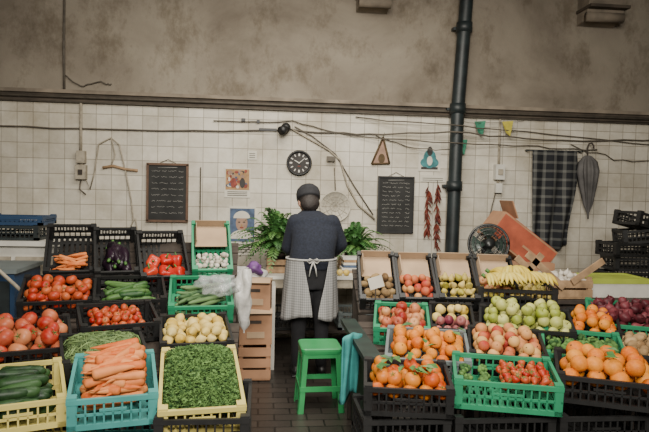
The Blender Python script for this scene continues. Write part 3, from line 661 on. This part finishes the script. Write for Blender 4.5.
def fern(name,x,y,z,n,Ln,spread=1.0,seed=1,lw=.06,el0=.45,el1=1.35):
    b=MB(); random.seed(seed)
    TERR=mat('dark_pot',(.05,.035,.03),.7)
    b.lathe([(.06,0),(.085,.12),(.095,.12),(.095,.15),(.08,.15),(.075,.11),(.0,.11)],TERR,20,T(x,y,z))
    for i in range(n):
        a=2*pi*i*.618+U(-.2,.2); l=Ln*U(.55,1.1); el=U(el0,el1); P=[]
        for k in range(16):
            t=k/15; r=l*t*cos(el)*1.1*spread; h=l*sin(el)*t-l*.6*t*t
            P.append(Vector((x+cos(a)*r,min(y+sin(a)*r*.6,W-.06),z+.14+h)))
        b.tube(P,[.0035*(1-k/17) for k in range(16)],STEM,4)
        mm=random.choice((LEAF,LEAF,LEAF2))
        for k in range(2,16):
            t=k/15; ll=lw*sin(pi*min(1,.15+t*.85))+.012
            dr=(P[k]-P[k-1])
            if dr.length<1e-5: continue
            dr.normalize(); sd=dr.cross(Vector((0,0,1)))
            if sd.length<1e-4: continue
            sd.normalize()
            for s in(-1,1):
                tip=P[k]+sd*s*ll+dr*ll*.35-Vector((0,0,ll*.2))
                b.add([P[k]-dr*.008,(P[k]+tip)/2-dr*.012,tip,(P[k]+tip)/2+dr*.012],[(0,1,2,3)],mm,False)
    return b.obj(name)
fern('potted_fern',.15,5.66,.80,130,.98,.60,seed=3,lw=.06,el0=.35,el1=1.52)
fern('potted_fern',.90,5.74,.80,80,.70,.66,seed=5,lw=.055,el0=.4,el1=1.5)
random.seed(11)
woodcrate('wooden_crate',-.16,.09,4.78,5.0,.01,.28,0,CARDW)
b=MB()
for z,h,w_,rt in ((.30,.26,.26,.05),(.575,.23,.25,-.08)):
    Mb=T(-.035,4.89,z)@RZ(rt)
    b.box((0,0,h/2),(w_,.22,h),CARDW,Mb); b.box((0,-.112,h*.7),(.09,.004,.025),DWOOD,Mb); b.box((0,-.113,h*.3),(.14,.004,.05),CARD,Mb)
    b.box((0,-.13,h+.012),(w_,.06,.005),CARD,Mb,Matrix.Rotation(.5,3,'X')); b.box((0,.06,h+.003),(w_+.01,.1,.006),CARD,Mb)
b.obj('cardboard_box')
b=MB()
def bagf(u,v):
    a=2*pi*u; r=(.058*sin(pi*min(1,.1+v*.95))**.6+.004)
    p=Vector((cos(a)*r,sin(a)*r*.7,-.44*v)); k=noise.noise(Vector((p.x*26,p.y*26,p.z*8)))
    return (-.105+p.x*(1+.9*k),4.10+p.y*(1+.9*k),1.0+p.z)
b.grid(bagf,36,26,BAG); b.obj('hanging_plastic_bag')
b=MB(); b.ell((-.29,4.08,.895),(.13,.10,.06),CLEAR,28,18,None,None,.7,22); b.obj('clear_plastic_bag')

# back left counter
b=MB(); b.box((-2.2,5.3,1.06),(1.3,.5,.04),WHITE); b.box((-2.2,5.32,.52),(1.2,.44,1.04),WHITE)
for x in(-2.6,-2.2,-1.8): b.box((x,5.09,.55),(.36,.02,.8),PALEC)
b.obj('counter')
for i in range(2):
    M,d=frame(-2.06+.03*i,5.1,1.20+.075*i,-2.06+.03*i,5.45,1.20+.075*i); crate(.5,d,.12-.05*i,M,(IRON,BLUE)[i])
b=MB(); b.box((-2.05,4.7,.45),(.62,.5,.9),BLUE); b.box((-2.05,4.44,.45),(.56,.015,.8),IRON); b.box((-2.05,4.7,.92),(.66,.54,.03),GREY); b.box((-1.9,4.425,.7),(.1,.02,.03),METAL); b.obj('storage_chest')
b=MB(); b.tube([(-1.99,4.28,1.15),(-1.8,4.27,.98),(-1.60,4.25,.80)],.013,PALEC,8); b.tube([(-1.60,4.25,.80),(-1.60,4.25,.0)],.014,PALEC,8); b.obj('wooden_stick')
b=MB()
b.box((.78,3.985,.93),(.10,.005,.08),PAPER,None,Matrix.Rotation(-.3,3,'Y')); b.box((.78,3.992,.86),(.008,.005,.1),DWOOD)
b.obj('price_tag')

# ---------------------------------------------------------------- stool
b=MB()
sx,sy=.43,4.22; S=.145
M=T(sx,sy,0)@RZ(radians(2))
def rr(w,c,n=5):
    out=[]
    for cx_,cy_,a0 in((w-c,w-c,0),(-w+c,w-c,pi/2),(-w+c,-w+c,pi),(w-c,-w+c,1.5*pi)):
        for i in range(n): a=a0+pi/2*i/(n-1); out.append((cx_+c*cos(a),cy_+c*sin(a)))
    return out
rings=[(S*.97,.41),(S,.43),(S,.445),(S*.96,.452),(S*.85,.449)]
vs=[];fs=[]
for w_,z in rings: vs+= [(p[0],p[1],z) for p in rr(w_,.035)]
n=20
for i in range(len(rings)-1):
    for j in range(n): fs.append((i*n+j,i*n+(j+1)%n,(i+1)*n+(j+1)%n,(i+1)*n+j))
fs.append(tuple(range(4*n,5*n))); fs.append(tuple(range(n-1,-1,-1))); b.add(vs,fs,STOOLG,False,M)
for i in (-1,1):
    for j in(-1,1):
        t=Vector((i*.135,j*.135,.43)); q=Vector((i*.165,j*.15,.0))
        for dx,dy in((.042,.008),(.008,.042)):
            vs=[]
            for p in(q,t):
                for a,c in((0,0),(1,0),(1,1),(0,1)): vs.append((p.x-i*a*dx,p.y-j*c*dy,p.z))
            b.add(vs,[(0,1,2,3),(4,5,6,7),(0,1,5,4),(1,2,6,5),(2,3,7,6),(3,0,4,7)],STOOLG,False,M)
for z,w_ in((.40,.135),(.17,.15)):
    for s in(-1,1): b.box((0,s*w_*.96,z),(w_*2,.01,.035),STOOLG,M); b.box((s*w_,0,z),(.01,w_*1.9,.03),STOOLG,M)
b.obj('plastic_stool')

# ---------------------------------------------------------------- woman at the table
P0=empty('woman',(.44,4.92,0))
NAVY=mat('navy_knit',(.010,.013,.023),.95,.25,60,.3); TROU=mat('dark_trousers',(.010,.010,.012),.9,.2,20); SKIN=mat('skin',(.42,.24,.17),.55,.08,12)
HAIR=mat('dark_hair',(.016,.011,.009),.7,.3,80,.4); SHOE=mat('black_shoe',(.012,.012,.012),.5)
APR=stripe_mat('striped_apron',(.29,.285,.275),(.16,.16,.16),62,50,.55)
def part(b,name,**k):
    o=b.obj(name,**k); o.parent=P0; o.matrix_parent_inverse=Matrix.Translation(-Vector(P0.location)); return o
def rings_tube(b,R,m,n=28):
    vs=[];fs=[]
    for (c,rx,ry) in R:
        for j in range(n):
            a=2*pi*j/n; vs.append((c[0]+rx*cos(a),c[1]+ry*sin(a),c[2]))
    for i in range(len(R)-1):
        for j in range(n): fs.append((i*n+j,i*n+(j+1)%n,(i+1)*n+(j+1)%n,(i+1)*n+j))
    fs.append(tuple(range(n-1,-1,-1))); fs.append(tuple(range((len(R)-1)*n,len(R)*n))); b.add(vs,fs,m)
HX=.415
b=MB()
rings_tube(b,[((HX,4.90,.90),.170,.14),((HX,4.90,.96),.188,.15),((HX+.01,4.91,1.04),.185,.145),((.44,4.94,1.14),.19,.14),((.44,4.98,1.23),.195,.13),((.435,5.01,1.30),.18,.105),((.42,5.04,1.345),.12,.085),((.41,5.06,1.375),.07,.065)],NAVY)
b.capsule((.285,5.0,1.275),(.225,5.06,1.06),.072,.056,NAVY,16); b.capsule((.225,5.06,1.06),(.31,5.31,.93),.056,.040,NAVY,16)
b.capsule((.59,5.0,1.275),(.675,5.04,1.09),.072,.058,NAVY,16); b.capsule((.675,5.04,1.09),(.585,5.30,.93),.058,.040,NAVY,16)
b.ell((.44,4.99,1.28),(.215,.10,.065),NAVY,24,12)
part(b,'sweater',remesh=.012,smoothit=6)
b=MB()
rings_tube(b,[((HX,4.91,.74),.165,.135),((HX,4.91,.82),.175,.14),((HX,4.90,.93),.160,.13)],TROU)
for s in(-1,1):
    b.capsule((HX+s*.085,4.91,.80),(HX+s*.095,4.90,.46),.098,.066,TROU,16); b.capsule((HX+s*.095,4.90,.46),(HX+s*.10,4.93,.10),.064,.048,TROU,16)
part(b,'trousers',remesh=.012,smoothit=5)
for s,nm in((-1,'shoe_1'),(1,'shoe_2')):
    b=MB(); x=HX+s*.105
    b.ell((x,4.93,.045),(.045,.07,.045),SHOE,16,10); b.ell((x+s*.01,5.03,.035),(.047,.09,.035),SHOE,16,10); b.box((x+s*.005,4.98,.008),(.08,.24,.014),SHOE)
    b.capsule((x,4.93,.06),(x,4.93,.11),.042,.045,SHOE,14); part(b,nm,remesh=.008,smoothit=3)
HM=T(.395,5.10,1.44)@RZ(radians(8))@RX(radians(-26))@Matrix.Scale(1.08,4)
b=MB()
b.ell((0,0,0.005),(.073,.092,.10),SKIN,24,16,HM); b.ell((0,.045,-.055),(.052,.052,.055),SKIN,20,12,HM)
b.ell((0,.094,-.012),(.012,.022,.026),SKIN,12,8,HM); b.ell((0,.085,.03),(.05,.015,.012),SKIN,12,8,HM)
for s in(-1,1): b.ell((s*.075,-.005,-.01),(.010,.02,.032),SKIN,12,8,HM)
b.ell((0,.092,-.056),(.024,.010,.007),SKIN,12,8,HM)
b.capsule((.405,5.05,1.33),tuple(HM@Vector((0,-.02,-.05))),.055,.05,SKIN,16)
part(b,'head',remesh=.006,smoothit=3)
b=MB(); LIP=mat('lips',(.36,.12,.10),.5); EYE=mat('eye_white',(.7,.7,.68),.2); IRIS=mat('iris',(.05,.03,.02),.2)
for s in(-1,1):
    b.ell((s*.03,.078,.006),(.013,.010,.008),EYE,12,8,HM); b.ell((s*.03,.086,.004),(.006,.004,.006),IRIS,10,6,HM)
    b.tube([(s*.016,.093,.026),(s*.032,.090,.031),(s*.047,.08,.025)],.003,HAIR,5,HM)
b.ell((0,.1005,-.056),(.020,.004,.005),LIP,12,6,HM); part(b,'face_features')
b=MB()
b.ell((0,-.018,.03),(.082,.092,.092),HAIR,24,16,HM); b.ell((0,-.05,-.03),(.078,.06,.07),HAIR,20,12,HM,None,.1,30)
part(b,'hair',remesh=.008,smoothit=2)
b=MB()
CAP=mat('dark_cap',(.016,.016,.019),.9,.2,40)
prof=[(.094,.02),(.098,.035),(.098,.07),(.09,.10),(.066,.125),(.03,.138),(.002,.14)]
b.lathe(prof,CAP,28,HM@T(0,-.014,0)@Matrix.Diagonal((.96,1.1,1,1)))
b.grid(lambda u,v:((u-.5)*.13,.085+.055*v*(1-(2*u-1)**2*.7),.045-.012*v+.012*(1-(2*u-1)**2)),12,5,CAP,HM)
part(b,'cap',solid=.004)
def hand(name,wr,side):
    b=MB(); wr=Vector(wr); M=T(*wr)@RZ(radians(side*12))@RX(radians(-48))
    b.ell((0,.015,0),(.024,.025,.017),SKIN,14,10,M); b.ell((0,.055,0),(.038,.042,.014),SKIN,16,10,M)
    for i,(x,l) in enumerate(((-.029,.062),(-.010,.072),(.010,.067),(.028,.052))):
        k=x*1.15; p=[(x,.075,0),(k,.09+l*.25,.003),(k*1.05,.09+l*.58,-.010),(k*1.05,.09+l*.80,-.028)]
        for a in range(3): b.capsule(p[a],p[a+1],.0088-.0008*a,.0082-.0008*a,SKIN,10,M)
    q=[(side*-.03,.035,-.002),(side*-.052,.06,-.01),(side*-.05,.088,-.022)]
    for a in range(2): b.capsule(q[a],q[a+1],.011-.001*a,.0095-.001*a,SKIN,10,M)
    b.capsule((0,-.05,.0),(0,.01,0),.027,.024,SKIN,14,M)
    part(b,name,remesh=.004,smoothit=2)
hand('hand_left',(.325,5.35,.905),-1); hand('hand_right',(.57,5.34,.905),1)
b=MB()
def apr(u,v):
    gap=.45*(1-v)**1.3+.10; a=-pi/2+.16+gap+u*(2*pi-2*gap)
    rx=.203+.028*v; ry=.165+.045*v; fold=1+.04*sin(a*7+v*2)*v+.018*sin(a*17+1)*(.3+v)
    return (HX-.012*v+rx*fold*cos(a),4.905+ry*fold*sin(a),.985-.47*v+.025*sin(a*3+.5)*v)
b.grid(apr,130,18,APR); part(b,'apron',solid=.004)
b=MB(); ST=mat('apron_ties',(.36,.35,.33),.9)
b.tube([(HX+.207*cos(a),4.905+.170*sin(a),.985) for a in [-pi/2+i*2*pi/40 for i in range(41)]],.008,ST,6)
for s in(-1,1):
    b.tube([(HX,4.73,.985),(HX+s*.03,4.715,1.0),(HX+s*.05,4.715,.985),(HX+s*.03,4.715,.965),(HX,4.73,.98)],.006,ST,6)
    b.tube([(HX,4.73,.98),(HX+s*.02,4.715,.92),(HX+s*.03,4.72,.86)],.006,ST,6)
part(b,'apron_bow')

# ---------------------------------------------------------------- camera, light
cam=bpy.data.cameras.new('camera'); cam.sensor_width=36; cam.lens=600/649*36; cam.clip_end=100
co=bpy.data.objects.new('camera',cam); COL.objects.link(co)
Rm=(Matrix.Rotation(radians(-6),3,'Z')@Matrix.Rotation(radians(87.5),3,'X')@Matrix.Rotation(radians(1.3),3,'Z')).to_4x4()
co.matrix_world=T(0,0,1.55)@Rm
bpy.context.scene.camera=co
w=bpy.data.worlds.new('world'); bpy.context.scene.world=w; w.use_nodes=True
w.node_tree.nodes['Background'].inputs[0].default_value=(1.0,.95,.86,1); w.node_tree.nodes['Background'].inputs[1].default_value=.24
def area(name,loc,tgt,sx,sy,p,c=(1,1,1),spread=180):
    l=bpy.data.lights.new(name,'AREA'); l.shape='RECTANGLE'; l.size=sx; l.size_y=sy; l.energy=p; l.color=c; l.spread=radians(spread)
    o=bpy.data.objects.new(name,l); COL.objects.link(o); o.location=loc
    o.rotation_euler=(Vector(tgt)-Vector(loc)).to_track_quat('-Z','Y').to_euler(); return o
area('daylight_area',(.2,-.6,3.2),(.6,5,.8),2.4,1.4,185,(1,.94,.84),120)
area('overhead_fill',(.5,3.7,3.6),(.5,4.9,0),2.0,1.2,105,(1,.94,.83),150)  # added fill, no real fixture: brightens the middle so the edges fall darker
